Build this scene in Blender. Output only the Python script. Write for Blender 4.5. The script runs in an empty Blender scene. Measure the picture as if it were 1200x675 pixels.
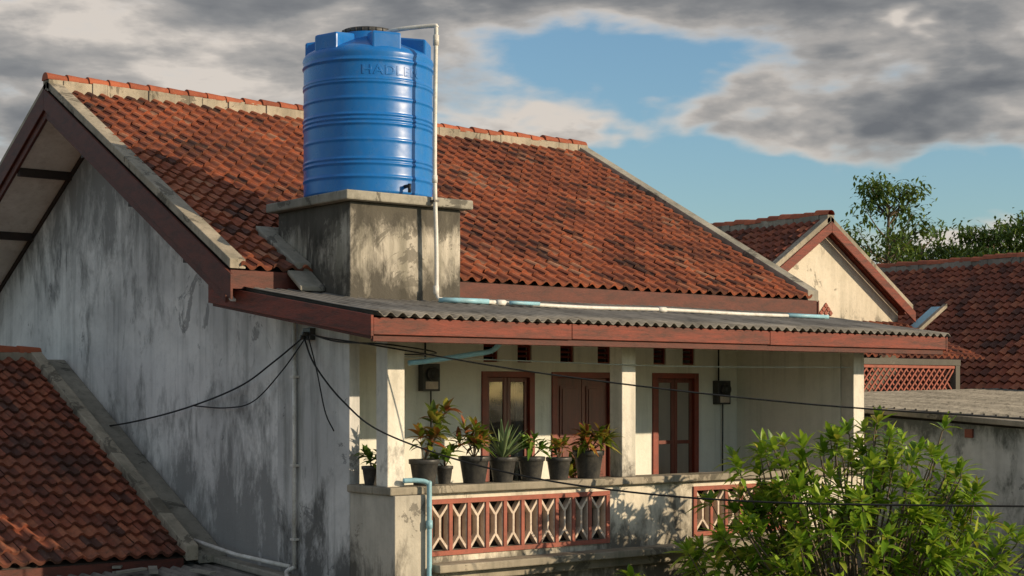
import bpy, math, random
from mathutils import Vector, Matrix, noise
random.seed(7)
C=5.33            # eye height above ground; builder z values are relative to it
scene=bpy.context.scene
RX,RY=0.7884,-0.6152
DX,DY=0.6152,0.7884

# ------------------------------------------------------------------ mesh builder
class MB:
    def __init__(s): s.v=[];s.f=[];s.m=[];s.r=[];s.s=[]
    def add(s,vs,fs,m=0,r=None,smooth=False):
        o=len(s.v); s.v+=[tuple(p) for p in vs]
        if r is None: r=random.random()
        for f in fs:
            s.f.append(tuple(i+o for i in f)); s.m.append(m); s.r.append(r); s.s.append(smooth)
    def box(s,x0,x1,y0,y1,z0,z1,m=0,r=None):
        s.pris((x0,y0,z0),(x1,y0,z0),(0,y1-y0,0),(0,0,z1-z0),m,r)
    def pris(s,p0,p1,a,b,m=0,r=None):
        p0,p1,a,b=map(Vector,(p0,p1,a,b))
        vs=[p0,p0+a,p0+a+b,p0+b,p1,p1+a,p1+a+b,p1+b]
        fs=[(0,1,2,3),(7,6,5,4),(0,4,5,1),(1,5,6,2),(2,6,7,3),(3,7,4,0)]
        if (p1-p0).dot(a.cross(b))>0: fs=[f[::-1] for f in fs]
        s.add(vs,[f[::-1] for f in fs],m,r)
    def poly(s,pts,ext,m=0,r=None):
        pts=[Vector(p) for p in pts]; e=Vector(ext); n=len(pts)
        vs=pts+[p+e for p in pts]
        fs=[tuple(range(n))[::-1],tuple(range(n,2*n))]+[(i,(i+1)%n,n+(i+1)%n,n+i) for i in range(n)]
        s.add(vs,fs,m,r)
    def tube(s,pts,r,seg=8,m=0,rr=None,r2=None):
        pts=[Vector(p) for p in pts]; n=len(pts)
        vs=[];fs=[];prev=None
        for i,p in enumerate(pts):
            t=(pts[min(i+1,n-1)]-pts[max(i-1,0)])
            if t.length<1e-6: t=Vector((0,0,1))
            t.normalize()
            ref=prev if prev is not None else (Vector((0,0,1)) if abs(t.z)<.9 else Vector((1,0,0)))
            a=(ref-t*ref.dot(t))
            if a.length<1e-4: a=t.orthogonal()
            a.normalize(); b=t.cross(a); prev=a
            rad=r if r2 is None else r+(r2-r)*i/(n-1)
            for k in range(seg):
                an=2*math.pi*k/seg
                vs.append(p+a*math.cos(an)*rad+b*math.sin(an)*rad)
        for i in range(n-1):
            for k in range(seg):
                fs.append((i*seg+k,i*seg+(k+1)%seg,(i+1)*seg+(k+1)%seg,(i+1)*seg+k))
        fs.append(tuple(range(seg))[::-1]); fs.append(tuple((n-1)*seg+k for k in range(seg)))
        s.add(vs,fs,m,rr,True)
    def lathe(s,cx,cy,prof,seg=48,m=0,cap=True):
        vs=[];fs=[];n=len(prof)
        for (r,z) in prof:
            for k in range(seg):
                a=2*math.pi*k/seg; vs.append((cx+r*math.cos(a),cy+r*math.sin(a),z))
        for i in range(n-1):
            for k in range(seg):
                fs.append((i*seg+k,i*seg+(k+1)%seg,(i+1)*seg+(k+1)%seg,(i+1)*seg+k))
        if cap: fs.append(tuple(range(seg))[::-1]); fs.append(tuple((n-1)*seg+k for k in range(seg)))
        s.add(vs,fs,m,None,True)
    def leaf(s,p,d,L,W,droop=.3,fold=.25,m=0,n=4,roll=0):
        p=Vector(p); d=Vector(d).normalized()
        side=d.cross(Vector((0,0,1)))
        if side.length<.05: side=Vector((1,0,0))
        side.normalize(); up=side.cross(d).normalized()
        if roll:
            q=Matrix.Rotation(roll,3,d); side=q@side; up=q@up
        vs=[];fs=[]
        for i in range(n+1):
            t=i/n; c=p+d*L*t+Vector((0,0,-1))*droop*L*t*t
            w=W*.5*math.sin(math.pi*min(1,(.06+.94*t))**.85) if i<n else 0.002
            if i==0: w=W*.07
            vs+=[c-side*w+up*w*fold,c,c+side*w+up*w*fold]
        for i in range(n):
            a=i*3; fs+=[(a,a+1,a+4,a+3),(a+1,a+2,a+5,a+4)]
        s.add(vs,fs,m,None,True)
    def build(s,name,mats,bevel=0):
        me=bpy.data.meshes.new(name)
        me.from_pydata([(x,y,z+C) for x,y,z in s.v],[],s.f)
        if not isinstance(mats,(list,tuple)): mats=[mats]
        for m in mats: me.materials.append(m)
        me.polygons.foreach_set('material_index',s.m)
        me.polygons.foreach_set('use_smooth',s.s)
        at=me.attributes.new('rnd','FLOAT','FACE'); at.data.foreach_set('value',s.r)
        me.update()
        ob=bpy.data.objects.new(name,me); scene.collection.objects.link(ob)
        if bevel:
            b=ob.modifiers.new('bevel','BEVEL'); b.width=bevel; b.segments=2; b.limit_method='ANGLE'
        return ob

def group(name,loc,kids):
    e=bpy.data.objects.new(name,None); scene.collection.objects.link(e)
    e.location=(loc[0],loc[1],loc[2]+C); e.empty_display_size=.3
    inv=Matrix.Translation(e.location).inverted()
    for k in kids:
        k.parent=e; k.matrix_parent_inverse=inv
    return e

def smoothpath(pts,n=10):
    P=[Vector(p) for p in pts]; P=[P[0]*2-P[1]]+P+[P[-1]*2-P[-2]]
    out=[]
    for i in range(1,len(P)-2):
        for k in range(n):
            t=k/n; a,b,c,d=P[i-1],P[i],P[i+1],P[i+2]
            out.append(.5*((2*b)+(c-a)*t+(2*a-5*b+4*c-d)*t*t+(-a+3*b-3*c+d)*t**3))
    out.append(P[-2]); return out

# ------------------------------------------------------------------ node helper
class G:
    def __init__(s,nt): s.nt=nt
    def n(s,t,**k):
        nd=s.nt.nodes.new(t)
        for a,b in k.items(): setattr(nd,a,b)
        return nd
    def put(s,sock,v):
        if v is None: return
        if isinstance(v,bpy.types.NodeSocket): s.nt.links.new(v,sock)
        else: sock.default_value=v
    def m(s,op,a,b=None,c=None,clamp=False):
        nd=s.n('ShaderNodeMath',operation=op,use_clamp=clamp)
        for i,v in enumerate((a,b,c)): s.put(nd.inputs[i],v)
        return nd.outputs[0]
    def noise(s,vec,scale,detail=4,rough=.55,dist=0):
        nd=s.n('ShaderNodeTexNoise'); s.put(nd.inputs['Vector'],vec)
        nd.inputs['Scale'].default_value=scale; nd.inputs['Detail'].default_value=detail
        nd.inputs['Roughness'].default_value=rough; nd.inputs['Distortion'].default_value=dist
        return nd.outputs['Fac']
    def map(s,vec,scale=(1,1,1),loc=(0,0,0)):
        nd=s.n('ShaderNodeMapping'); s.put(nd.inputs['Vector'],vec)
        nd.inputs['Scale'].default_value=scale; nd.inputs['Location'].default_value=loc
        return nd.outputs[0]
    def ramp(s,fac,stops):
        nd=s.n('ShaderNodeValToRGB'); s.put(nd.inputs[0],fac)
        el=nd.color_ramp.elements
        while len(el)<len(stops): el.new(.5)
        for e,(p,c) in zip(el,stops):
            e.position=p; e.color=(c,c,c,1) if isinstance(c,(int,float)) else (*c,1)
        return nd.outputs[0]
    def mix(s,f,a,b,mode='MIX'):
        nd=s.n('ShaderNodeMix',data_type='RGBA',blend_type=mode)
        s.put(nd.inputs[0],f)
        for i,v in ((6,a),(7,b)):
            if isinstance(v,tuple) and len(v)==3: v=(*v,1)
            s.put(nd.inputs[i],v)
        return nd.outputs[2]
    def rng(s,v,a,b,c=0,d=1,smooth=False):
        nd=s.n('ShaderNodeMapRange'); nd.clamp=True
        if smooth: nd.interpolation_type='SMOOTHSTEP'
        s.put(nd.inputs[0],v)
        for i,x in enumerate((a,b,c,d)): nd.inputs[i+1].default_value=x
        return nd.outputs[0]

def newmat(name,rough=.8,spec=.3):
    m=bpy.data.materials.new(name); m.use_nodes=True
    nt=m.node_tree; b=nt.nodes['Principled BSDF']
    b.inputs['Roughness'].default_value=rough
    b.inputs['Specular IOR Level'].default_value=spec
    g=G(nt); tc=g.n('ShaderNodeTexCoord').outputs['Object']
    return m,g,b,tc
def bump(g,b,h,st=.3,dist=.02):
    bn=g.n('ShaderNodeBump'); bn.inputs['Strength'].default_value=st; bn.inputs['Distance'].default_value=dist
    g.put(bn.inputs['Height'],h); g.nt.links.new(bn.outputs[0],b.inputs['Normal'])

def plaster(name,base,dark,amt=.5,lo=None,hi=None,black=(.06,.06,.055),fine=.5,seed=0,chip=.62,streak=.4,edge=.62,green=.3):
    m,g,b,tc=newmat(name,.9,.15)
    v=g.map(tc,loc=(seed*3.1,seed*1.7,seed))
    big=g.ramp(g.noise(v,.55,5,.62,.4),[(.38,0.),(.64,1.)])
    st=g.ramp(g.noise(g.map(v,(2.6,2.6,.22)),1.6,5,.65),[(.48,0.),(.70,1.)])
    sp=g.ramp(g.noise(v,7,5,.74),[(.5,0.),(.70,1.)])
    f=g.m('MULTIPLY',g.m('ADD',g.m('MULTIPLY',big,.7),g.m('MULTIPLY',st,streak)),amt,clamp=True)
    col=g.mix(f,base,dark)
    col=g.mix(g.m('MULTIPLY',g.m('MULTIPLY',big,st),green),col,(.17,.18,.12))
    col=g.mix(g.m('MULTIPLY',sp,fine*.5),col,tuple(x*.5 for x in base))
    z=g.n('ShaderNodeSeparateXYZ'); g.put(z.inputs[0],tc); z=z.outputs[2]
    if lo or hi:
        nz=g.noise(g.map(v,(1,1,.45)),2.1,6,.72,.3)
    for band in (lo,hi):
        if band:
            k=g.rng(z,band[0],band[1],1,0)
            q=g.m('ADD',nz,g.m('MULTIPLY',k,.42))
            q=g.ramp(q,[(edge,0.),(edge+.17,1.)])
            col=g.mix(g.m('MULTIPLY',q,.88),col,black)
    ch=g.ramp(g.noise(v,1.25,6,.76,.8),[(chip,0.),(chip+.025,1.)])
    col=g.mix(g.m('MULTIPLY',ch,.65),col,tuple(x*.42 for x in dark))
    g.put(b.inputs['Base Color'],col)
    bump(g,b,g.noise(v,22,3,.75),.45,.014)
    return m

def paint(name,base,dark,rough=.6,scale=3,spec=.3,amt=.7,bst=.15,stretch=(1,1,1)):
    m,g,b,tc=newmat(name,rough,spec)
    v=g.map(tc,stretch)
    f=g.ramp(g.noise(v,scale,4,.7,.3),[(.38,0.),(.7,1.)])
    f2=g.ramp(g.noise(v,scale*7,3,.7),[(.5,0.),(.72,1.)])
    f=g.m('MULTIPLY',g.m('ADD',f,g.m('MULTIPLY',f2,.5)),amt,clamp=True)
    g.put(b.inputs['Base Color'],g.mix(f,base,dark))
    bump(g,b,g.noise(v,scale*9,2,.65),bst,.01)
    return m

def tilemat(name,stops,moss=.5):
    m,g,b,tc=newmat(name,.75,.22)
    a=g.n('ShaderNodeAttribute',attribute_name='rnd').outputs['Fac']
    col=g.ramp(a,stops)
    n1=g.ramp(g.noise(tc,.6,5,.68,.4),[(.42,0.),(.70,1.)])
    n2=g.ramp(g.noise(tc,8,4,.72),[(.45,0.),(.68,1.)])
    n3=g.ramp(g.noise(g.map(tc,loc=(9,2,4)),14,3,.7),[(.6,0.),(.72,1.)])
    f=g.m('MULTIPLY',g.m('ADD',g.m('MULTIPLY',n1,.7),g.m('MULTIPLY',n2,.55)),moss,clamp=True)
    col=g.mix(f,col,(.06,.038,.030))
    col=g.mix(g.m('MULTIPLY',n3,.3),col,(.34,.25,.18))
    g.put(b.inputs['Base Color'],col)
    bump(g,b,g.noise(tc,40,2,.7),.25,.006)
    return m

def leafmat(name,stops,trans=.3,rough=.42,glow=(.25,.32,.03)):
    m,g,b,tc=newmat(name,rough,.4)
    a=g.n('ShaderNodeAttribute',attribute_name='rnd').outputs['Fac']
    col=g.ramp(a,stops)
    g.put(b.inputs['Base Color'],col)
    tr=g.n('ShaderNodeBsdfTranslucent'); g.put(tr.inputs[0],g.mix(.5,col,glow))
    mx=g.n('ShaderNodeMixShader'); mx.inputs[0].default_value=trans
    out=g.nt.nodes['Material Output']
    g.nt.links.new(b.outputs[0],mx.inputs[1]); g.nt.links.new(tr.outputs[0],mx.inputs[2])
    g.nt.links.new(mx.outputs[0],out.inputs[0])
    return m

# ------------------------------------------------------------------ materials
M_gable=plaster('gable_plaster',(.76,.75,.73),(.38,.38,.38),.95,lo=(2.4,6.4),hi=(10.0,5.6),seed=1,black=(.22,.22,.215),streak=.5,chip=.635,edge=.62,green=.2)
M_wing=plaster('wing_plaster',(.72,.71,.69),(.34,.34,.34),.9,lo=(2.0,4.8),seed=2,black=(.09,.09,.085),streak=.6,chip=.60)
M_porch=plaster('porch_plaster',(.82,.81,.72),(.56,.57,.50),.5,seed=3,fine=.25,chip=.85)
M_post=plaster('post_plaster',(.80,.76,.67),(.42,.39,.34),.65,lo=(2.4,5.4),seed=4,fine=.7,edge=.64)
M_parapet=plaster('parapet_plaster',(.76,.70,.58),(.40,.37,.31),.85,lo=(2.5,4.2),seed=5,chip=.62,black=(.09,.08,.065))
M_pier=plaster('pier_plaster',(.56,.52,.44),(.25,.23,.20),.9,lo=(1.6,4.2),seed=15,chip=.60,black=(.07,.065,.055),edge=.62)
M_ped=plaster('pedestal_plaster',(.60,.55,.47),(.25,.23,.19),.95,lo=(6.35,7.6),hi=(8.0,7.1),seed=6,fine=1.1,chip=.555,black=(.045,.042,.036),streak=.9,edge=.60)
M_conc=plaster('concrete',(.34,.32,.27),(.13,.125,.11),.95,seed=7,fine=1.2,chip=.58)
M_concl=plaster('pale_concrete',(.42,.37,.29),(.17,.155,.125),1.0,seed=8,fine=1.3,chip=.56)
M_bwall=plaster('boundary_plaster',(.68,.68,.66),(.36,.37,.37),.9,lo=(1.5,4.6),hi=(5.0,4.2),seed=9,black=(.10,.11,.10))
M_cream=plaster('cream_plaster',(.66,.60,.49),(.42,.38,.30),.7,lo=(6.2,7.4),seed=10,chip=.62)
M_brown=paint('brown_board',(.12,.034,.023),(.055,.023,.018),.65,2.5,stretch=(1,1,3),bst=.3,amt=.9)
M_fascia=paint('red_fascia',(.21,.045,.027),(.08,.03,.022),.65,2.5,stretch=(.6,.6,4),bst=.35,amt=1)
M_soffit=paint('soffit_board',(.78,.75,.70),(.50,.46,.41),.8,1.5)
M_timber=paint('dark_timber',(.045,.03,.025),(.02,.018,.016),.7,4)
M_sheet=paint('fibre_cement_sheet',(.25,.235,.21),(.085,.08,.07),.85,1.6,stretch=(1,.4,1),amt=.95)
M_pipe=paint('white_pvc',(.72,.71,.68),(.42,.39,.33),.4,5,amt=.7,bst=.03)
M_bpipe=paint('pale_blue_pvc',(.28,.53,.64),(.22,.34,.38),.4,5,amt=.7,bst=.03)
M_cable=paint('black_cable',(.012,.012,.012),(.03,.03,.03),.5,5)
M_line=paint('pale_cord',(.45,.5,.48),(.3,.33,.33),.6,5)
M_pot=paint('black_plastic_pot',(.032,.033,.035),(.09,.085,.075),.45,5,amt=.9,bst=.05)
M_soil=paint('soil',(.05,.035,.022),(.02,.015,.01),.95,20)
M_door=paint('door_wood',(.19,.042,.022),(.07,.018,.011),.4,2.2,spec=.45,stretch=(4,4,.5))
M_frame=paint('frame_wood',(.27,.052,.028),(.12,.03,.02),.45,3,spec=.4)
M_terra=paint('terracotta',(.36,.115,.08),(.17,.075,.055),.8,5)
M_white=paint('pale_painted_block',(.66,.55,.45),(.36,.28,.22),.8,6)
M_meter=paint('meter_case',(.07,.07,.068),(.03,.03,.03),.4,5)
M_curt=paint('curtain_cloth',(.62,.62,.60),(.40,.40,.40),.9,2,stretch=(9,9,.4))
M_dark=paint('room_and_gap_shade',(.05,.045,.04),(.035,.03,.026),.9,2)  # shade put into the colour, for the room interior and balustrade gaps
M_bark=paint('bark',(.16,.125,.09),(.07,.055,.04),.9,8,bst=.5)
M_tile=tilemat('clay_tiles',[(0,(.085,.038,.027)),(.15,(.20,.062,.034)),(.5,(.345,.100,.048)),(.82,(.42,.14,.066)),(1,(.43,.22,.13))],.62)
M_tile2=tilemat('old_clay_tiles',[(0,(.08,.032,.023)),(.5,(.26,.072,.038)),(1,(.38,.13,.065))],.72)
M_cap=tilemat('ridge_tiles',[(0,(.24,.065,.034)),(1,(.42,.12,.058))],.5)
M_leaf=leafmat('broad_leaves',[(0,(.07,.16,.014)),(.35,(.16,.31,.022)),(.75,(.29,.44,.04)),(.95,(.44,.52,.07)),(1,(.42,.29,.05))],.40,.36,(.34,.42,.03))
M_croton=leafmat('croton_leaves',[(0,(.06,.11,.015)),(.35,(.16,.22,.025)),(.6,(.36,.31,.05)),(.8,(.34,.11,.03)),(1,(.24,.05,.03))])
M_green=leafmat('pot_leaves',[(0,(.04,.10,.015)),(.7,(.12,.24,.03)),(1,(.3,.36,.06))])
M_grey=leafmat('agave_leaves',[(0,(.07,.14,.06)),(1,(.24,.32,.15))],.1)
M_far=leafmat('far_foliage',[(0,(.03,.07,.015)),(.6,(.075,.14,.025)),(1,(.16,.23,.04))],.25,.6)

def blue():
    m,g,b,tc=newmat('blue_polyethylene',.36,.5)
    s=g.ramp(g.noise(g.map(tc,(2.2,2.2,.35)),1.5,5,.65),[(.45,0.),(.8,1.)])
    d=g.ramp(g.noise(tc,9,4,.7),[(.5,0.),(.8,1.)])
    col=g.mix(g.m('MULTIPLY',s,.45),(.005,.14,.46),(.03,.17,.39))
    col=g.mix(g.m('MULTIPLY',d,.25),col,(.12,.19,.30))
    g.put(b.inputs['Base Color'],col)
    g.put(b.inputs['Roughness'],g.rng(g.noise(tc,5,4,.6),.3,.8,.24,.46))
    bump(g,b,g.noise(tc,3.5,2,.5),.18,.03)
    return m
M_blue=blue()
def glassm():
    m=bpy.data.materials.new('window_glass'); m.use_nodes=True; nt=m.node_tree; g=G(nt)
    nt.nodes.remove(nt.nodes['Principled BSDF'])
    t=g.n('ShaderNodeBsdfTransparent'); t.inputs[0].default_value=(.6,.63,.63,1)
    gl=g.n('ShaderNodeBsdfGlossy'); gl.inputs['Roughness'].default_value=.04; gl.inputs['Color'].default_value=(.45,.45,.45,1)
    f=g.n('ShaderNodeFresnel'); f.inputs[0].default_value=1.5
    mx=g.n('ShaderNodeMixShader'); nt.links.new(g.m('ADD',f.outputs[0],.02),mx.inputs[0])
    nt.links.new(t.outputs[0],mx.inputs[1]); nt.links.new(gl.outputs[0],mx.inputs[2])
    nt.links.new(mx.outputs[0],nt.nodes['Material Output'].inputs[0]); return m
M_glass=glassm()

# ------------------------------------------------------------------ roofs
def tile_roof(mb,O,U,V,width,length,tw=.235,course=.30,amp=.068,m=0):
    O,U,V=Vector(O),Vector(U).normalized(),Vector(V).normalized(); N=U.cross(V).normalized()
    nc=max(1,round(width/tw)); tw=width/nc; nr=max(1,round(length/course)); course=length/nr
    fr=[0,.12,.26,.42,.58,.74,.88,1.0]
    pr=[.55,.95,1.0,.62,.18,0.,.16,.5]
    for j in range(nr):
        for i in range(nc):
            jl=random.uniform(0,.012); ju=random.uniform(-.007,.007); jv=random.uniform(-.014,.014)
            tilt=random.uniform(-.008,.008)
            rr=min(1,max(0,random.gauss(.5,.25)+.3*noise.noise(Vector((i*.15,j*.2,O.x)))))
            if random.random()<.03: rr=0.02
            sag=.028*noise.noise(Vector((i*.08,j*.11,O.y)))
            vs=[]
            for f,p in zip(fr,pr):
                u=(i+f)*tw+ju
                base=O+U*u+N*sag
                v0=j*course+jv-.02; v1=(j+1)*course+.03
                h=p*amp+tilt*(f-.5)
                vs.append(base+V*v0+N*(h-.012+.026))
                vs.append(base+V*v0+N*(h+.054+jl))
                vs.append(base+V*v1+N*(h+.004))
            fs=[];fl=[]
            for k in range(len(fr)-1):
                a=k*3; fs.append((a+1,a+4,a+5,a+2)); fl.append((a,a+3,a+4,a+1))
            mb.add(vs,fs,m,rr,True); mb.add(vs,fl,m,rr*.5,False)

def ridge_caps(mb,p0,p1,r=.12,seg=.36,m=0,mm=1,band=.13):
    p0,p1=Vector(p0),Vector(p1); L=(p1-p0).length; t=(p1-p0)/L; s=t.cross(Vector((0,0,1))).normalized(); up=s.cross(t)
    nb=int(L/.25)
    for i in range(nb):
        a=p0+t*(L*i/nb); b=p0+t*(L*(i+1)/nb); w=.125+random.uniform(-.018,.018); h=band+.05+random.uniform(-.012,.012)
        mb.pris(a-s*w-up*.06,b-s*w-up*.06,s*2*w,up*h,mm)
    n=round(L/seg); seg=L/n
    for i in range(n):
        a=p0+t*(i*seg-.02); b=p0+t*((i+1)*seg+.02)
        j=random.uniform(-.018,.018); vs=[]
        for q,rad in ((a,r*1.10),(b,r*.86)):
            for k in range(9):
                an=math.pi*k/8
                vs.append(q+s*math.cos(an)*rad+up*(math.sin(an)*rad*.95+band-.02+j))
        fs=[(k,k+1,k+10,k+9) for k in range(8)]+[(9,0,8,17)]
        mb.add(vs,fs,m,None,True); mb.add([vs[k] for k in range(9)],[tuple(range(9))],m)

def corrugated(mb,x0,x1,y0,y1,zf,period=.17,amp=.028,ny=6,m=0):
    nx=int((x1-x0)/period*6); vs=[];fs=[]
    for j in range(ny+1):
        y=y0+(y1-y0)*j/ny
        for i in range(nx+1):
            x=x0+(x1-x0)*i/nx
            sag=.02*noise.noise(Vector((x*.7,y*.7,0)))
            vs.append((x,y+(.03*noise.noise(Vector((math.floor(x/.95)*3.3,0,1))) if j==0 else 0),zf(x,y)+amp*math.cos(2*math.pi*(x-x0)/period)+sag))
    o=len(vs)
    vs+= [(a,b,c-.012) for a,b,c in vs]
    for j in range(ny):
        for i in range(nx):
            a=j*(nx+1)+i; q=(a,a+1,a+nx+2,a+nx+1); fs.append(q); fs.append(tuple(x+o for x in q[::-1]))
    for i in range(nx): fs.append((i,i+o,i+1+o,i+1))
    mb.add(vs,fs,m,None,True)

# ------------------------------------------------------------------ MAIN HOUSE
kids=[]
SL=.528; YR=25.2; ZR=4.98; YE=18.9
rz=lambda y: ZR-SL*abs(y-YR)
th=math.atan(SL); ct,st_=math.cos(th),math.sin(th)
mb=MB()
Lr=(YR-YE)/ct
tile_roof(mb,(10.16,YE,rz(YE)-.02),(1,0,0),(0,ct,st_),11.26,Lr-.05)
tile_roof(mb,(21.42,2*YR-YE,rz(YE)-.02),(-1,0,0),(0,-ct,st_),11.26,Lr-.05)
kids.append(mb.build('roof_tiles',M_tile))
mb=MB(); ridge_caps(mb,(10.0,YR,ZR-.0),(21.55,YR,ZR-.0),m=0,mm=1,band=.15)
kids.append(mb.build('ridge_caps',[M_cap,M_concl]))
mb=MB(); bb=MB(); cc=MB(); ss=MB(); tt=MB()
for sgn in (-1,1):
    Y=lambda s: YR+sgn*s
    s1=YR-YE
    e0=(0,Y(s1+.02),rz(YE)-.01); r0=(0,YR,ZR)
    def P(x,dz,end): return (x,end[1],end[2]+dz)
    mb.pris(P(10.08,-.11,e0),P(10.08,-.11,r0),(11.4,0,0),(0,0,.07))
    cc.pris(P(10.0,-.0,e0),P(10.0,-.0,r0),(.24,0,0),(0,0,.13))
    cc.pris(P(21.34,-.04,e0),P(21.34,-.04,r0),(.28,0,0),(0,0,.2),1)
    bb.pris(P(9.955,-.36,(0,Y(s1+.12),e0[2]-.06)),P(9.955,-.36,r0),(.04,0,0),(0,0,.34))
    bb.pris(P(9.998,-.50,(0,Y(s1-.1),e0[2]+.05)),P(9.998,-.50,r0),(.05,0,0),(0,0,.42))
    bb.pris(P(21.6,-.40,e0),P(21.6,-.40,r0),(.04,0,0),(0,0,.38))
    ss.pris(P(10.05,-.46,(0,Y(s1-.05),e0[2]+.03)),P(10.05,-.46,r0),(.95,0,0),(0,0,.03))
    ss.pris(P(20.7,-.46,e0),P(20.7,-.46,r0),(.9,0,0),(0,0,.03))
    for s in (1.35,3.1,4.9):
        tt.box(10.05,10.98,Y(s)-.05,Y(s)+.05,rz(Y(s))-.58,rz(Y(s))-.44)
kids.append(mb.build('roof_deck',M_timber)); kids.append(cc.build('verge_mortar',[M_concl,M_conc],.012))
kids.append(bb.build('barge_boards',M_brown,.006)); kids.append(ss.build('gable_soffit',M_soffit))
tt.pris((10.95,YR+.05,ZR-.60),(10.95,YR+5.8,ZR-.60-SL*5.75),(.03,0,0),(0,0,.1))
kids.append(tt.build('soffit_rafters',M_timber))
mb=MB()
mb.box(10.0,21.55,18.86,18.9,rz(YE)-.28,rz(YE)-.03)
mb.box(10.3,21.5,18.9,18.98,rz(YE)-.36,rz(YE)-.08,1)
mb.box(10.0,21.55,31.5,31.54,rz(YE)-.26,rz(YE)-.03)
kids.append(mb.build('eave_fascia',[M_brown,M_brown],.006))
def gablewall(x0,w,y0,y1,mat,name):
    mb=MB(); z=lambda y: rz(y)-.44
    mb.poly([(x0,y0,-C),(x0,y0,z(y0)),(x0,YR,ZR-.44),(x0,y1,z(y1)),(x0,y1,-C)],(w,0,0)); return mb.build(name,mat)
kids.append(gablewall(10.98,.15,19.32,31.1,M_gable,'gable_wall'))
kids.append(gablewall(20.6,.15,19.3,31.1,M_gable,'far_gable_wall'))
mb=MB(); mb.box(10.98,20.75,31.1,31.25,-C,rz(31.1)-.4); kids.append(mb.build('rear_wall',M_gable))
pz=lambda y: .93+.14*(y-15.67)
mb=MB(); mb.poly([(10.965,17.46,-C),(10.965,19.32,-C),(10.965,19.32,pz(19.32)-.06),(10.965,17.46,pz(17.46)-.06)],(.16,0,0))
kids.append(mb.build('wing_wall',M_wing,.01))

def wall_open(mb,x0,x1,z0,z1,y0,y1,ops,m=0):
    xs=sorted(set([x0,x1]+[o[0] for o in ops]+[o[1] for o in ops])); zs=sorted(set([z0,z1]+[o[2] for o in ops]+[o[3] for o in ops]))
    full=lambda i,k: 0<=i<len(xs)-1 and 0<=k<len(zs)-1 and not any(o[0]-1e-6<(xs[i]+xs[i+1])/2<o[1] and o[2]<(zs[k]+zs[k+1])/2<o[3] for o in ops)
    for i in range(len(xs)-1):
        for k in range(len(zs)-1):
            if not full(i,k): continue
            a,b,c,d=xs[i],xs[i+1],zs[k],zs[k+1]
            mb.add([(a,y0,c),(b,y0,c),(b,y0,d),(a,y0,d)],[(0,1,2,3)],m); mb.add([(a,y1,c),(b,y1,c),(b,y1,d),(a,y1,d)],[(3,2,1,0)],m)
            if not full(i-1,k): mb.add([(a,y0,c),(a,y1,c),(a,y1,d),(a,y0,d)],[(3,2,1,0)],m)
            if not full(i+1,k): mb.add([(b,y0,c),(b,y1,c),(b,y1,d),(b,y0,d)],[(0,1,2,3)],m)
            if not full(i,k-1): mb.add([(a,y0,c),(b,y0,c),(b,y1,c),(a,y1,c)],[(3,2,1,0)],m)
            if not full(i,k+1): mb.add([(a,y0,d),(b,y0,d),(b,y1,d),(a,y1,d)],[(0,1,2,3)],m)
FL=-2.15; YB=19.1
doors=[(14.33,15.32,FL,.32),(15.69,16.95,FL,.32),(17.82,18.84,FL,.32)]
vents=[(x-.14,x+.14,.46,.80) for x in (14.5,15.15,16.0,16.77,17.98,18.64)]
mb=MB(); wall_open(mb,11.13,19.78,-C,1.32,YB,YB+.15,doors+vents); kids.append(mb.build('porch_back_wall',M_porch))
mb=MB(); mb.box(19.78,19.93,16.82,19.25,-C,pz(16.8)-.08); kids.append(mb.build('porch_side_wall',M_porch))
mb=MB(); mb.box(11.13,19.78,16.85,19.1,FL-.14,FL); kids.append(mb.build('porch_floor',M_conc))
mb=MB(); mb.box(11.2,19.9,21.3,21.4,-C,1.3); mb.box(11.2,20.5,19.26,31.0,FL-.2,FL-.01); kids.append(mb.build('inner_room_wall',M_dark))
mb=MB(); gl=MB(); cu=MB(); dl=MB()
for (a,b,c,d) in vents:
    w=.028
    mb.box(a,b,YB+.03,YB+.10,c,c+w); mb.box(a,b,YB+.03,YB+.10,d-w,d); mb.box(a,a+w,YB+.028,YB+.09,c+w,d-w); mb.box(b-w,b,YB+.028,YB+.09,c+w,d-w)
    for k in range(3): mb.pris((a+w,YB+.04,c+.08+k*.075),(b-w,YB+.04,c+.08+k*.075),(0,.05,.03),(0,.005,.012))
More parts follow.
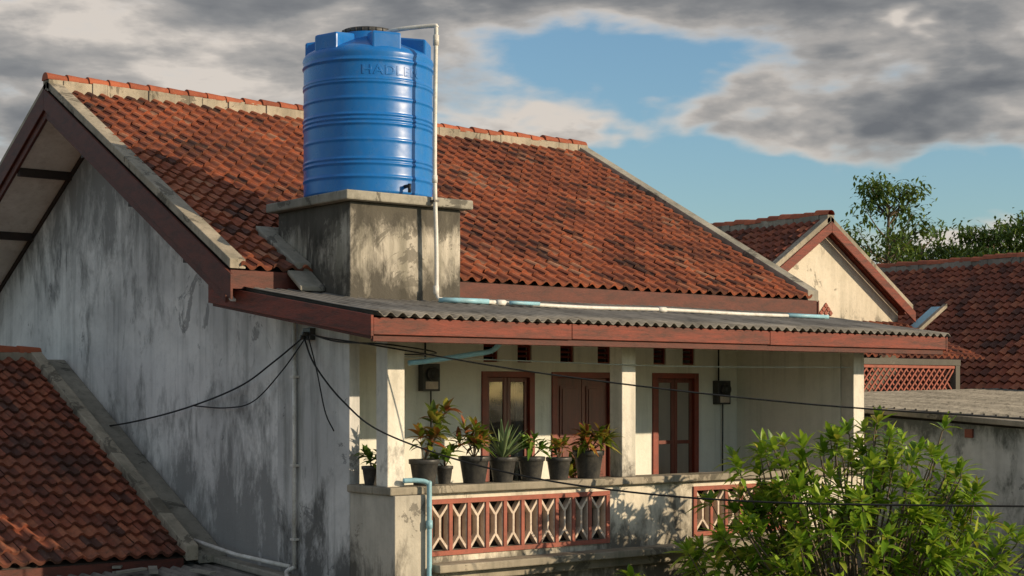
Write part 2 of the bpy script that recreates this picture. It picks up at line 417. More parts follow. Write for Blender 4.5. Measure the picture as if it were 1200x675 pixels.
for n,(a,b,c,d) in enumerate(doors):
    w=.09
    mb.box(a-.01,a+w,YB-.03,YB+.12,c,d); mb.box(b-w,b+.01,YB-.03,YB+.12,c,d); mb.box(a+w,b-w,YB-.028,YB+.12,d-w,d)
    mid=(a+b)/2
    for (p,q) in ((a+w+.004,mid-.004),(mid+.004,b-w-.004)):
        t=d-w-.004
        if n==1:
            dl.box(p,q,YB+.03,YB+.07,c+.01,t)
            for (z0,z1) in ((c+.15,c+.75),(c+.85,c+1.35),(c+1.45,t-.12)):
                dl.box(p+.08,q-.08,YB+.012,YB+.0295,z0,z1)
                dl.box(p+.12,q-.12,YB-.002,YB+.0115,z0+.045,z1-.045)
        else:
            s=.065
            dl.box(p,p+s,YB+.02,YB+.06,c+.01,t); dl.box(q-s,q,YB+.02,YB+.06,c+.01,t)
            dl.box(p+s,q-s,YB+.021,YB+.06,t-s,t); dl.box(p+s,q-s,YB+.021,YB+.06,c+.01,c+.7)
            if n==2: dl.box(p+s,q-s,YB+.021,YB+.06,c+1.3,c+1.36)
            gl.box(p+s,q-s,YB+.036,YB+.042,c+.7,t-s)
    if n!=1:
        for (p,q) in (((a+.1,a+.24),(b-.26,b-.1)) if n==0 else ((a+.1,mid-.03),(mid+.22,b-.1))):
            vs=[];fs=[];N_=24
            for i in range(N_+1):
                x=p+(q-p)*i/N_; y=YB+.13+.022*math.sin(i*1.6)
                vs+=[(x,y,c+.3),(x,y,d-.1)]
            for i in range(N_): fs.append((2*i,2*i+2,2*i+3,2*i+1))
            cu.add(vs,fs,0,None,True)
dl.tube([(16.26,YB-.03,FL+1.05),(16.26,YB-.03,FL+1.2)],.012)
kids+= [mb.build('door_and_vent_frames',M_frame,.004),gl.build('window_panes',M_glass),cu.build('curtains',M_curt),dl.build('door_leaves',M_door,.004)]
mb=MB()
for x in (10.95,14.86,19.78):
    mb.box(x,x+.26,16.55,16.81,-1.18,pz(16.6)-.07)
mb.box(11.21,19.78,16.60,16.78,.74,.96); kids.append(mb.build('porch_posts',M_post,.012))
pan=[(11.62,14.56,-2.02,-1.42),(16.3,18.45,-2.02,-1.42)]
mb=MB(); wall_open(mb,11.0,20.02,-C,-1.28,16.56,16.70,pan); kids.append(mb.build('parapet_wall',M_parapet))
mb=MB()
mb.box(10.92,20.06,16.44,16.86,-1.28,-1.18); mb.box(10.92,11.2,16.863,17.455,-1.28,-1.18)
mb.box(11.50,20.04,16.2,16.555,-2.26,-2.16)
mb.box(11.50,20.04,16.40,16.554,-2.40,-2.263)
kids.append(mb.build('parapet_coping',M_concl,.016))
mb=MB(); mb.box(10.97,11.12,16.72,17.455,-C,-1.283); mb.box(10.96,11.46,16.40,16.72,-C,-1.283,1)
kids.append(mb.build('side_parapet',[M_pier,M_pier],.01))
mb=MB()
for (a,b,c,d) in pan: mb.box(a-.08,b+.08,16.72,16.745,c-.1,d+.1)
kids.append(mb.build('balustrade_gap_shade',M_dark))  # added dark sheet standing in for shade behind the openings
mb=MB()
for (a,b,c,d) in pan:
    n=10 if b-a>2.5 else 7; w=(b-a)/n
    mb.box(a-.06,b+.06,16.53,16.59,d,d+.06,0); mb.box(a-.06,b+.06,16.53,16.59,c-.06,c,0)
    mb.box(a-.06,a,16.53,16.59,c,d,0); mb.box(b,b+.06,16.53,16.59,c,d,0)
    for i in range(1,n): mb.box(a+i*w-.026,a+i*w+.026,16.535,16.68,c,d,0)
    for i in range(n):
        x0=a+i*w+.026; x1=a+(i+1)*w-.026
        if i==0: x0=a
        if i==n-1: x1=b
        xm=(x0+x1)/2
        T=.032
        def bar(p,q,dy=0):
            p=Vector((p[0],16.555+dy,p[1])); q=Vector((q[0],16.555+dy,q[1])); dr=(q-p).normalized(); nn=Vector((dr.z,0,-dr.x))*T
            mb.pris(p-nn*.5,q-nn*.5,nn,(0,.09,0),1)
        mb.box(xm-T/2,xm+T/2,16.552,16.65,c+.17,d-.17,1)
        for sx in (x0+.006,x1-.006):
            bar((xm,c+.18),(sx,c+.02),.002 if sx<xm else .004); bar((xm,d-.18),(sx,d-.02),.002 if sx<xm else .004)
        mb.box(x0,x0+.014,16.558,16.645,c,d,1); mb.box(x1-.014,x1,16.558,16.645,c,d,1)
kids.append(mb.build('balustrade_blocks',[M_terra,M_white]))
mb=MB(); corrugated(mb,10.2,20.98,15.6,19.0,lambda x,y: pz(y)); kids.append(mb.build('porch_roof_sheets',M_sheet))
mb=MB()
xs=[10.17,13.2,16.9,20.95]
for i in range(3):
    mb.box(xs[i]+(.004 if i else 0),xs[i+1]-.004,15.66,15.70,.68+(.006 if i==1 else 0),.88)
mb.box(10.19,20.93,15.705,15.76,.60,.80,1)
mb.pris((10.13,15.66,pz(15.66)-.27),(10.13,19.75,pz(19.75)-.27),(.04,0,0),(0,0,.25))
mb.pris((20.955,15.66,pz(15.66)-.27),(20.955,19.2,pz(19.2)-.27),(.04,0,0),(0,0,.22))
mb.pris((10.173,15.72,pz(15.72)-.31),(10.173,19.7,pz(19.7)-.31),(.05,0,0),(0,0,.2),1)
kids.append(mb.build('porch_fascia',[M_fascia,M_brown],.006))
mb=MB(); mb.pris((10.22,15.77,pz(15.77)-.13),(10.22,19.09,pz(19.09)-.13),(10.7,0,0),(0,0,.03)); kids.append(mb.build('porch_ceiling',M_soffit))
mb=MB()
for i in range(24):
    x=10.35+i*.45; mb.pris((x,15.77,pz(15.77)-.22),(x,17.4,pz(17.4)-.22),(.05,0,0),(0,0,.085))
kids.append(mb.build('porch_rafters',M_timber))
mb=MB(); mb.pris((10.98,18.86,rz(18.86)+.02),(10.98,19.9,rz(19.9)+.02),(.265,0,0),(0,0,.11)); mb.pris((11.0,19.81,rz(19.8)+.04),(13.25,19.81,rz(19.8)+.04),(0,.2,.1),(0,0,.10))
mb.pris((10.85,18.5,pz(18.5)+.03),(10.85,18.86,pz(18.86)+.22),(.39,0,0),(0,0,.07))
kids.append(mb.build('cement_flashing',M_conc,.02))
group('tile_roof_house',(15.5,20,-C),kids)

# ------------------------------------------------------------------ pedestal + tank
mb=MB(); mb.box(11.25,13.06,17.9,19.8,1.15,2.54); ped=mb.build('plinth',M_ped,.02)
mb=MB(); mb.box(11.12,13.19,17.77,19.93,2.54,2.67); sl=mb.build('slab',M_conc,.022)
group('tank_pedestal',(12.15,18.85,1.2),[ped,sl])
TX,TY=12.15,18.85; tz=2.675
ribs=[(4.5,.02,.022),(4.24,.013,.018),(4.20,.013,.018),(3.98,.012,.02),(3.76,.016,.018),(3.70,.016,.018),(3.64,.016,.018),(3.42,.010,.02),(3.16,.016,.018),(3.10,.016,.018),(2.92,.014,.02)]
prof=[(.84,tz),(.895,tz+.03)]
z=tz+.05
while z<4.56:
    prof.append((.90+sum(a*math.exp(-((z-c)/w)**2) for c,a,w in ribs),z)); z+=.0085
prof+=[(.915,4.60),(.905,4.64),(.86,4.69),(.78,4.73),(.62,4.80),(.50,4.85),(.43,4.88),(.40,4.895),(.395,4.99),(.0,4.99)]
mb=MB(); mb.lathe(TX,TY,prof,96); tk=[mb.build('tank_body',M_blue)]
mb=MB()
for k in range(6):
    a=2*math.pi*k/6+.25; u=Vector((math.cos(a),math.sin(a),0)); w=Vector((-u.y,u.x,0)); c=Vector((TX,TY,0))
    hw=.21
    q=[c+u*.42-w*hw*.7,c+u*.86-w*hw,c+u*.86+w*hw,c+u*.42+w*hw*.7]
    zb=[4.7,4.55,4.55,4.7]; ztp=[4.95,4.89,4.89,4.95]
    vs=[Vector((p.x,p.y,zz)) for p,zz in zip(q,zb)]+[Vector((p.x,p.y,zz)) for p,zz in zip(q,ztp)]
    mb.add(vs,[(3,2,1,0),(4,5,6,7),(0,1,5,4),(1,2,6,5),(2,3,7,6),(3,0,4,7)])
tk.append(mb.build('shoulder_lugs',M_blue,.03))
mb=MB(); mb.lathe(TX,TY,[(.30,4.98),(.36,4.985),(.372,5.0),(.372,5.045),(.36,5.06),(.345,5.055),(.33,5.04),(.2,5.05),(.0,5.055)],48)
for k in range(24):
    a=2*math.pi*k/24; mb.tube([(TX+.374*math.cos(a),TY+.374*math.sin(a),4.995),(TX+.374*math.cos(a),TY+.374*math.sin(a),5.05)],.010,6)
tk.append(mb.build('screw_lid',M_pot))
mb=MB()
def ring(phi,R): return (TX+R*(-DX*math.cos(phi)+RX*math.sin(phi)),TY+R*(-DY*math.cos(phi)+RY*math.sin(phi)))
x,y=ring(.68,.88); x2,y2=ring(.68,1.0); mb.tube([(x,y,2.80),(x2,y2,2.80)],.026,10); mb.tube([(x2,y2,2.83),(x2,y2,2.71)],.022,10)
tk.append(mb.build('outlet_tap',M_cable))
fc=bpy.data.curves.new('lettering','FONT'); fc.body='HADLEN'; fc.size=.21; fc.extrude=.006; fc.bevel_depth=.004; fc.align_x='CENTER'; fc.space_character=1.1
fo=bpy.data.objects.new('tmp',fc); scene.collection.objects.link(fo)
bpy.context.view_layer.update()
me=bpy.data.meshes.new_from_object(fo.evaluated_get(bpy.context.evaluated_depsgraph_get()))
scene.collection.objects.unlink(fo); bpy.data.objects.remove(fo)
for v in me.vertices:
    x,y=ring(.47+v.co.x/.9,.8965+v.co.z); v.co=Vector((x,y,4.30+v.co.y*.85+C))
me.materials.clear(); me.materials.append(M_blue)
lt=bpy.data.objects.new('lettering',me); scene.collection.objects.link(lt); tk.append(lt)
group('water_tank',(TX,TY,tz),tk)

# ------------------------------------------------------------------ pipes
mb=MB()
r=.03
px,py=12.50,17.70
x0,y0=ring(.55,.55)
mb.tube(smoothpath([(x0,y0,4.78),(x0,y0,4.93),(x0+.1,y0-.2,4.97),(px-.02,py+.03,4.99),(px,py,4.96),(px,py,4.8)],6),r)
mb.tube(smoothpath([(px,py,4.82),(px-.015,py+.0,3.9),(px-.02,py,2.9),(px+.005,py,2.0),(px+.01,py,1.33)],6),r)
yy=17.42; zz=pz(yy)+.065
mb.tube([(px,py,1.36),(px+.02,py-.03,zz+.03),(px+.25,py-.12,pz(17.55)+.065),(13.4,yy,zz)],r)
mb.tube(smoothpath([(13.4,yy,zz),(15,yy+.03,zz-.012),(16.5,yy+.03,zz+.005),(18.3,yy-.02,zz-.012),(20.0,yy,zz)],6),.028)
mb.tube([(13.33,yy,zz),(13.47,yy,zz)],.042); mb.tube([(16.4,yy+.03,zz+.005),(16.55,yy+.03,zz+.005)],.040)
mb.tube([(px,py,1.45),(px,py,1.33)],.042); mb.tube([(px,py,4.86),(px,py,4.72)],.042); mb.tube([(px-.02,py,2.95),(px-.02,py,2.85)],.038)
p1=mb.build('riser_and_roof_run',M_pipe)
mb=MB()
mb.tube([(px+.02,py-.03,zz+.02),(px+.3,py-.16,pz(17.5)+.07),(13.2,yy+.02,zz+.01)],.036)
mb.tube([(13.5,yy-.06,zz),(13.6,yy-.1,zz-.0),(14.0,yy-.1,zz)],.026)
mb.tube([(19.2,yy-.02,zz),(20.15,yy-.02,zz)],.033)
p2=mb.build('blue_coupling',M_bpipe)
mb=MB()
mb.box(px-.05,px+.03,py-.033,17.77,2.59,2.62)
p3=mb.build('pipe_clips',M_meter)
group('water_pipe',(px,py,1.3),[p1,p2,p3])
mb=MB()
mb.tube(smoothpath([(12.36,15.95,.80),(12.36,16.1,.62),(12.33,16.25,.53),(12.1,16.3,.49),(11.5,16.42,.40),(11.23,16.5,.37)],6),.035)
a=mb.build('eave_drain_run',M_bpipe)
mb=MB(); mb.tube(smoothpath([(11.13,16.47,-1.10),(11.3,16.40,-1.10),(11.42,16.34,-1.14),(11.43,16.33,-1.3),(11.43,16.33,-3),(11.43,16.33,-5.3)],8),.032)
for z in (-1.6,-2.5): mb.tube([(11.43,16.33,z),(11.43,16.33,z-.1)],.042)
b=mb.build('downpipe',M_bpipe); group('drain_pipe',(11.4,16.33,-C),[a,b])
mb=MB(); mb.tube([(10.92,18.78,1.15),(10.92,18.78,-2.38)],.03)
for z in (.2,-1.0,-2.0): mb.box(10.88,10.965,18.73,18.83,z,z+.03)
mb.tube(smoothpath([(10.92,18.78,-2.36),(10.75,18.7,-2.43),(10.3,17.6,-2.52),(10.2,16.5,-2.6)],6),.03)
mb.tube([(10.9,18.85,-2.36),(10.7,20.0,-2.28),(10.6,21.1,-2.15)],.03)
a=mb.build('wall_conduit_run',M_pipe); group('wall_conduit',(10.92,18.78,-C),[a])

# ------------------------------------------------------------------ cables, meters
def cable(name,pts,r=.012,mat=M_cable,seg=6):
    mb=MB(); mb.tube(smoothpath(pts,12),r,seg); return mb.build(name,mat)
ks=[cable('strand_a',[(10.88,18.4,.77),(10.84,19.2,.42),(10.84,20.2,.08),(10.84,21.9,-.24),(10.82,23.8,-.48),(10.78,25.6,-.62)],.014),
    cable('strand_b',[(10.88,18.4,.74),(10.86,19.0,.30),(10.86,19.8,-.12),(10.86,20.6,-.22),(10.86,21.6,-.20)],.010),
    cable('strand_c',[(10.88,18.4,.80),(10.85,17.9,.72),(10.88,17.0,.62),(10.92,16.5,.56),(12.2,14.9,.22),(14.0,12.6,-.12),(16.0,10.3,-.33)],.010),
    cable('strand_d',[(10.86,18.42,.72),(10.78,18.0,.35),(10.78,17.3,-.12),(10.82,16.42,-.50),(11.49,15.39,-.88),(12.16,13.98,-1.11),(13.14,12.2,-1.22),(15.1,9.76,-1.22)],.012),
    cable('strand_e',[(10.88,18.35,.75),(10.86,18.1,.3),(10.87,17.9,-.25),(10.88,17.7,-.5)],.009),
    cable('strand_f',[(10.88,18.4,.8),(10.86,17.6,.66),(10.9,16.53,.60),(11.6,16.5,.52),(12.0,17.2,.5),(12.4,18.9,.55)],.010)]
mb=MB(); mb.box(10.88,10.966,18.30,18.5,.70,.86); mb.tube([(10.88,18.36,.78),(10.80,18.36,.78)],.03); mb.tube([(10.88,18.45,.74),(10.82,18.45,.74)],.025)
ks.append(mb.build('cable_bracket',M_meter,.008)); group('power_cable',(10.88,18.4,.78),ks)
group('clothes_line',(12,16.5,.4),[cable('cord',[(11.21,16.62,.45),(13,16.5,.42),(16,16.5,.375),(19.78,16.6,.40)],.007,M_line)])
def meter(x,y,z,s=1):
    mb=MB(); mb.box(x-.15*s,x+.15*s,y-.13,y,z-.2*s,z+.2*s)
    mb.box(x-.11*s,x+.11*s,y-.145,y-.1305,z-.17*s,z-.06*s,1)
    a=mb.build('case',[M_meter,M_white],.02)
    mb=MB(); mb.tube([(x,y-.12,z+.05),(x,y-.2,z+.05)],.095*s,20); mb.tube([(x,y-.2,z+.05),(x,y-.215,z+.05)],.075*s,20)
    b=mb.build('dial_cover',M_meter)
    mb=MB(); mb.tube([(x-.06,y-.05,z+.19),(x-.06,y-.05,1.1)],.014); mb.tube([(x+.04,y-.05,z-.19),(x+.05,y-.04,z-.6),(x+.05,y-.03,FL)],.012)
    c=mb.build('conduit',M_cable); group('electric_meter',(x,y,z),[a,b,c])
meter(13.32,YB-.002,.22); meter(19.35,YB-.002,-.0)

# ------------------------------------------------------------------ potted plants
def pot(mb,x,y,z,r,h):
    mb.lathe(x,y,[(r*.70,z),(r*.72,z+.01),(r*.93,z+h*.80),(r*.95,z+h*.81),(r*1.03,z+h*.83),(r*1.05,z+h*.98),(r*1.02,z+h),(r*.93,z+h),(r*.90,z+h*.88)],28,0,False)
    mb.lathe(x,y,[(.001,z+.004),(r*.7,z+.004)],28,0,False)
    mb.lathe(x,y,[(r*.90,z+h*.89),(r*.5,z+h*.91),(.001,z+h*.93)],28,1,False)
def rosette(mb,c,axis,n,L,W,spread=(.3,1.3),droop=.35,m=0,nn=4):
    axis=Vector(axis).normalized(); a=axis.orthogonal().normalized(); b=axis.cross(a)
    ph=random.random()*6
    for i in range(n):
        an=ph+i*2.4; e=spread[0]+(spread[1]-spread[0])*(i/n)
        d=axis*math.cos(e)+(a*math.cos(an)+b*math.sin(an))*math.sin(e)
        l=L*random.uniform(.7,1.1)
        mb.leaf(c+axis*(-.05*i/n),d,l,W*random.uniform(.8,1.15),droop*random.uniform(.4,1.3),random.uniform(.15,.4),m,nn,random.uniform(-.4,.4))
def potplant(x,y,z,r,h,kind,H,dx=0,lmat=None):
    pm=MB(); pot(pm,x,y,z,r,h); a=pm.build('pot',[M_pot,M_soil])
    lm=MB(); top=z+h*.9; c=Vector((x,y,top))
    if kind=='agave':
        for i in range(30):
            an=i*2.4; e=.12+1.0*(i/30); d=Vector((math.cos(an)*math.sin(e)+dx*.4,math.sin(an)*math.sin(e),math.cos(e)))
            lm.leaf(c,d,H*random.uniform(.75,1.1),.06,.12,.5,1,4)
    else:
        ns={'croton':6,'bushy':9,'low':5}[kind]
        for k in range(ns):
            an=random.random()*6.28; sp=random.uniform(.04,.18)*(1.25 if kind=='bushy' else .9)
            hh=H*random.uniform(.35,.95) if k else H*.9
            tip=c+Vector((math.cos(an)*sp*(1+hh)+dx*hh*.3*RX,math.sin(an)*sp+dx*hh*.3*RY,hh))
            mid=(c+tip)/2+Vector((random.uniform(-.02,.02),0,0))
            lm.tube([c,mid,tip],.010,5,0,None,.005)
            rosette(lm,tip,(tip-c)+Vector((0,0,.1)),random.randint(9,13),.28 if kind!='low' else .19,.085 if kind=='croton' else .065,(.15,1.5),.45,1)
            if hh>.25: rosette(lm,mid+Vector((0,0,.05)),(tip-c),7,.24,.07,(.6,1.6),.5,1)
    b=lm.build('foliage',[M_bark,lmat or M_croton])
    group('potted_plant',(x,y,z),[a,b])
RT=-1.178
potplant(11.09,17.12,RT,.13,.24,'low',.22,0,M_green)
potplant(11.56,16.63,RT,.19,.33,'croton',.74,.3)
potplant(11.97,16.76,RT,.11,.23,'low',.25,0,M_green)
potplant(12.36,16.64,RT,.20,.35,'bushy',.44)
potplant(12.83,16.64,RT,.18,.33,'agave',.58,.4,M_grey)
potplant(13.31,16.64,RT,.18,.32,'low',.30,0,M_green)
potplant(13.79,16.64,RT,.17,.30,'low',.24,.4)
potplant(14.33,16.65,RT,.21,.38,'bushy',.32,.4)
potplant(14.62,17.3,FL,.2,.36,'croton',1.15,0)

# ------------------------------------------------------------------ lower-left annex
kids=[]
AY,AZ,AS=26.8,.58,.49
at=math.atan(AS)
mb=MB(); al=(AY-20.85)/math.cos(at)
tile_roof(mb,(0.5,20.85,AZ-AS*(AY-20.85)),(1,0,0),(0,math.cos(at),math.sin(at)),9.85,al,.235,.30)
tile_roof(mb,(10.35,2*AY-20.85,AZ-AS*(AY-20.85)),(-1,0,0),(0,-math.cos(at),math.sin(at)),9.85,al,.235,.30)
kids.append(mb.build('roof_tiles',M_tile2))
mb=MB(); ridge_caps(mb,(.5,AY,AZ),(10.5,AY,AZ),.12,.36,0,1,.12); kids.append(mb.build('ridge_caps',[M_cap,M_concl]))
mb=MB()
for s in (-1,1):
    e=(AY+s*(AY-20.8))
    mb.pris((10.32,e,AZ-AS*6.0-.05),(10.32,AY,AZ-.05),(.2,0,0),(0,0,.22))
    mb.pris((10.52,e,AZ-AS*6.0-.10),(10.52,AY,AZ-.10),(.45,0,0),(0,0,.10),1)
kids.append(mb.build('verge_flashing',[M_concl,M_conc],.015))
mb=MB()
mb.pris((.55,20.9,AZ-AS*5.9-.1),(.55,AY,AZ-.1),(9.8,0,0),(0,0,.06)); mb.pris((.55,2*AY-20.9,AZ-AS*5.9-.1),(.55,AY,AZ-.1),(9.8,0,0),(0,0,.06))
kids.append(mb.build('roof_deck',M_timber))
mb=MB(); mb.box(1,10.9,21.3,32.2,-C,-2.35); mb.poly([(1,21.3,-2.34),(1,AY,AZ-.2),(1,32.2,-2.34)],(.15,0,0)); kids.append(mb.build('walls',M_gable))
mb=MB(); mb.box(.6,10.3,20.83,20.86,AZ-AS*5.95-.22,AZ-AS*5.95-.03); kids.append(mb.build('eave_board',M_brown))
group('annex_house',(5,26,-C),kids)
mb=MB(); corrugated(mb,3.0,10.93,15.2,21.1,lambda x,y:-2.50+.045*(y-21.1)+.02,.17,.026); a=mb.build('roof_sheets',M_sheet)
mb=MB(); mb.box(3.2,10.9,15.5,21.2,-C,-2.95); b=mb.build('shed_walls',M_wing)
mb=MB(); mb.pris((10.75,15.3,-2.72),(10.75,21.1,-2.45),(.21,0,0),(0,0,.09)); c=mb.build('cement_fillet',M_conc,.02)
mb=MB()
for i in range(9):
    x=8.0+random.random()*2.3;y=18.2+random.random()*2.6; zz_=-2.42+.045*(y-21.1)
    an=random.random()*3.1; L=random.uniform(.3,.7)
    mb.pris((x,y,zz_),(x+math.cos(an)*L,y+math.sin(an)*L,zz_+.02),(-math.sin(an)*.12,math.cos(an)*.12,0),(0,0,.03))
d=mb.build('loose_boards',M_conc)
group('lean_to_shed',(7,18,-C),[a,b,c,d])

# ------------------------------------------------------------------ neighbour gable house
kids=[]
GX,GZ,GS,GH=27.9,3.90,.655,2.95
gt=math.atan(GS); gc,gs=math.cos(gt),math.sin(gt); gl_=GH/gc
mb=MB(); tile_roof(mb,(GX-GH,34.2,GZ-GS*GH),(0,-1,0),(gc,0,gs),10.1,gl_,.235,.30)
tile_roof(mb,(GX+GH,24.1,GZ-GS*GH),(0,1,0),(-gc,0,gs),10.1,gl_,.235,.30)
lt_=math.atan(.37); tile_roof(mb,(24.4,21.95,.74),(1,0,0),(0,math.cos(lt_),math.sin(lt_)),6.35,2.5,.235,.30)
kids.append(mb.build('roof_tiles',M_tile2))
mb=MB(); ridge_caps(mb,(GX,34.2,GZ),(GX,24.0,GZ),.13,.36,0,1,.14); kids.append(mb.build('ridge_caps',[M_cap,M_conc]))
mb=MB()
for s in (-1,1):
    mb.pris((GX+s*GH,24.0,GZ-GS*GH-.02),(GX,24.0,GZ-.02),(0,.2,0),(0,0,.14),1)
    mb.pris((GX+s*(GH+.05),23.96,GZ-GS*GH-.30),(GX,23.96,GZ-.27),(0,.04,0),(0,0,.25),0)
    mb.pris((GX+s*GH,24.2,GZ-GS*GH-.12),(GX,24.2,GZ-.12),(0,10,0),(0,0,.08),0)
kids.append(mb.build('barge_boards',[M_fascia,M_concl],.01))
mb=MB(); mb.poly([(GX-2.7,24.3,-C),(GX+2.75,24.3,-C),(GX+2.75,24.3,GZ-GS*2.75-.15),(GX,24.3,GZ-.15),(GX-2.7,24.3,GZ-GS*2.7-.15)],(0,9.8,0))
kids.append(mb.build('walls',M_cream))
mb=MB()
for (ox,oz) in ((0,.0),(.16,0),(-.16,0),(0,.17),(0,-.17),(.08,.085),(-.08,.085)):
    cx=GX+.16+ox; cz=1.82+oz; w=.065
    mb.poly([(cx-w,24.27,cz),(cx,24.27,cz-w),(cx+w,24.27,cz),(cx,24.27,cz+w)],(0,.027,0))
kids.append(mb.build('vent_blocks',M_terra))
mb=MB(); mb.pris((30.75,24.15,1.42),(31.7,24.1,2.02),(0,-.30,0),(-.03,0,.05))
kids.append(mb.build('metal_gutter',M_bpipe))
mb=MB(); mb.pris((30.70,23.85,1.38),(31.75,23.8,2.04),(0,-.10,.0),(0,0,.10))
kids.append(mb.build('gutter_kerb',M_concl))
group('neighbour_house',(GX,28,-C),kids)
kids=[]
FXr,FZ,FXe=36.0,3.40,30.9; FS=(FZ-.02)/(FXr-FXe); ft=math.atan(FS); fl=(FXr-FXe)/math.cos(ft)
mb=MB(); tile_roof(mb,(FXe,31,.02),(0,-1,0),(math.cos(ft),0,math.sin(ft)),20,fl,.235,.30)
tile_roof(mb,(2*FXr-FXe,11,.02),(0,1,0),(-math.cos(ft),0,math.sin(ft)),20,fl,.47,.6)
kids.append(mb.build('roof_tiles',M_tile2))
mb=MB(); ridge_caps(mb,(FXr,31,FZ),(FXr,11,FZ),.13,.36,0,1,.14); kids.append(mb.build('ridge_caps',[M_cap,M_conc]))
mb=MB(); mb.poly([(FXe+.5,11.3,-C),(FXe+.5,11.3,.1),(FXr,11.3,FZ-.15),(2*FXr-FXe-.5,11.3,.1),(2*FXr-FXe-.5,11.3,-C)],(0,19.4,0)); kids.append(mb.build('walls',M_cream))
mb=MB(); mb.box(FXe-.03,FXe,11,31,-.2,0); kids.append(mb.build('eave_board',M_brown))
group('neighbour_house',(36,21,-C),kids)
mb=MB()
X0,X1,z0,z1=25.9,29.5,-.12,.60; y=21.8
mb.box(X0-1.5,X1+.16,y-.02,y+.14,z1,z1+.13,0); mb.box(X0-1.5,X1+.16,y,y+.13,-C,z0,0); mb.box(X1,X1+.15,y-.01,y+.135,z0,z1,0)
mb.box(X0-1.5,X1,y+.01,y+.10,z1-.07,z1,1); mb.box(X0-1.5,X1,y+.01,y+.10,z0,z0+.07,1)
for i in range(30):
    x=X0-1.5+i*.19
    if x+.5>X1: break
    for s in (0,1):
        p=Vector((x+(.58 if s else 0),y+.03+s*.03,z0+.07)); q=Vector((x+(0 if s else .58),y+.03+s*.03,z1-.07)); q.x=min(q.x,X1-.02)
        mb.pris(p,q,(.05,0,0),(0,.025,0),1)
group('terrace_lattice_wall',(27.5,21.8,-C),[mb.build('lattice',[M_cream,M_terra])])
mb=MB()
mb.poly([(22,8,-C),(22,18.3,-C),(22,18.3,-.40),(22,8,-.96)],(.18,0,0)); a=mb.build('wall_body',M_bwall)
mb=MB(); mb.pris((21.75,8,-1.02+.07),(21.75,18.4,-.33),(.5,0,0),(0,0,.09)); b=mb.build('coping',M_concl,.012)
mb=MB(); mb.box(20.05,22.0,18.2,18.38,-C,-.36); c=mb.build('return_wall',M_bwall)
mb=MB(); mb.pris((22.15,8,-.80),(22.15,21.7,-.10),(8.5,0,.15),(0,0,.03))
for i in range(60):
    y=8+i*.228; mb.pris((22.1,y,-.77+.0511*(y-8)),(30.6,y,-.62+.0511*(y-8)),(0,.04,0),(0,0,.03))
d=mb.build('metal_canopy',M_sheet)
mb=MB(); mb.box(21.96,22.0,15.9,16.05,-.74,-.60); e=mb.build('wall_bracket',M_frame)
group('boundary_wall',(22,14,-C),[a,b,c,d,e])

# ------------------------------------------------------------------ leafy tree
def leafy_tree(cx,cy,cz,ar,ad,az,n):
    tr=MB(); lf=MB(); hub=Vector((cx,cy,-3.6))
    tr.tube(smoothpath([(cx+.1,cy,-C-.1),(cx,cy+.05,-4.6),hub],6),.11,10,0,None,.07)
    R=Vector((RX,RY,0)); D=Vector((DX,DY,0)); Zv=Vector((0,0,1)); c=Vector((cx,cy,cz))
    k=0
    while k<n:
        u=Vector((random.gauss(0,1),random.gauss(0,1),random.gauss(0,1))).normalized()
        rad=random.uniform(.3,1.0)**.6
        lump=1+.5*noise.noise(u*2.1+Vector((3,1,2)))
        p=c+(R*u.x*ar+D*u.y*ad+Zv*u.z*az)*rad*lump
        if p.z<-3.6 or p.y>16.0: continue
        out=(p-c); out=Vector((out.x/ar,out.y/ar,out.z/az)); ax=(out.normalized()*.7+Vector((0,0,.9))+Vector((random.uniform(-.3,.3),random.uniform(-.3,.3),0))).normalized()
        if random.random()<.4:
            j=Vector((random.uniform(-.15,.15),random.uniform(-.15,.15),0))
            tr.tube(smoothpath([hub+j*.3,hub.lerp(p,.5)+Vector((0,0,-.15))+j,p-ax*.25,p],3),.022,5,0,None,.007)
        else: tr.tube([p-ax*.4,p],.01,5,0,None,.006)
        rosette(lf,p,ax,random.randint(9,12),random.uniform(.26,.38),.088,(.2,1.5),.36,0,3)
        if random.random()<.6: rosette(lf,p-ax*.14,ax,5,.28,.08,(.9,1.7),.5,0,3)
        k+=1
    group('leafy_tree',(cx,cy,-C),[tr.build('branches',M_bark),lf.build('foliage',M_leaf)])
leafy_tree(16.35,13.7,-2.1,2.35,1.4,1.75,440)

# ------------------------------------------------------------------ background trees
def far_tree(x,y,ztop,cr,chh,nb,leaves,name='background_tree',ls=.25):
    tr=MB(); lf=MB(); base=Vector((x,y,-C)); zc=ztop-chh
    top=Vector((x+random.uniform(-.3,.3),y,ztop-.3*chh))
    tr.tube(smoothpath([base,Vector((x+.2,y,(zc-C)/2)),Vector((x,y,zc)),top],6),.22,8,0,None,.04)
    for i in range(nb):
        an=i*2.4+random.random(); t=random.random(); st=Vector((x,y,zc-.2*chh+t*chh*.9))
        R_=cr*random.uniform(.55,1.0)*(1.05-.55*t)
        tip=st+Vector((math.cos(an)*R_,math.sin(an)*R_,random.uniform(.15,.45)*chh))
        tip.z=min(tip.z,ztop)
        mid=st.lerp(tip,.5)+Vector((0,0,-.1))
        tr.tube(smoothpath([st,mid,tip],4),.05,5,0,None,.012)
        for q in range(leaves):
            s=random.random()**.6; c=mid.lerp(tip,s*1.15)
            c=c+Vector((random.gauss(0,1),random.gauss(0,1),random.gauss(0,.55)))*cr*.14
            d=Vector((random.gauss(0,1),random.gauss(0,1),random.gauss(-.2,.7)))
            lf.leaf(c,d,ls*random.uniform(.7,1.5),ls*.55,.3,.2,0,2)
    group(name,(x,y,-C),[tr.build('trunk',M_bark),lf.build('foliage',M_far)])
def at_(px,d):
    r=(px-600)/1865*d; return (RX*r+DX*d,RY*r+DY*d)
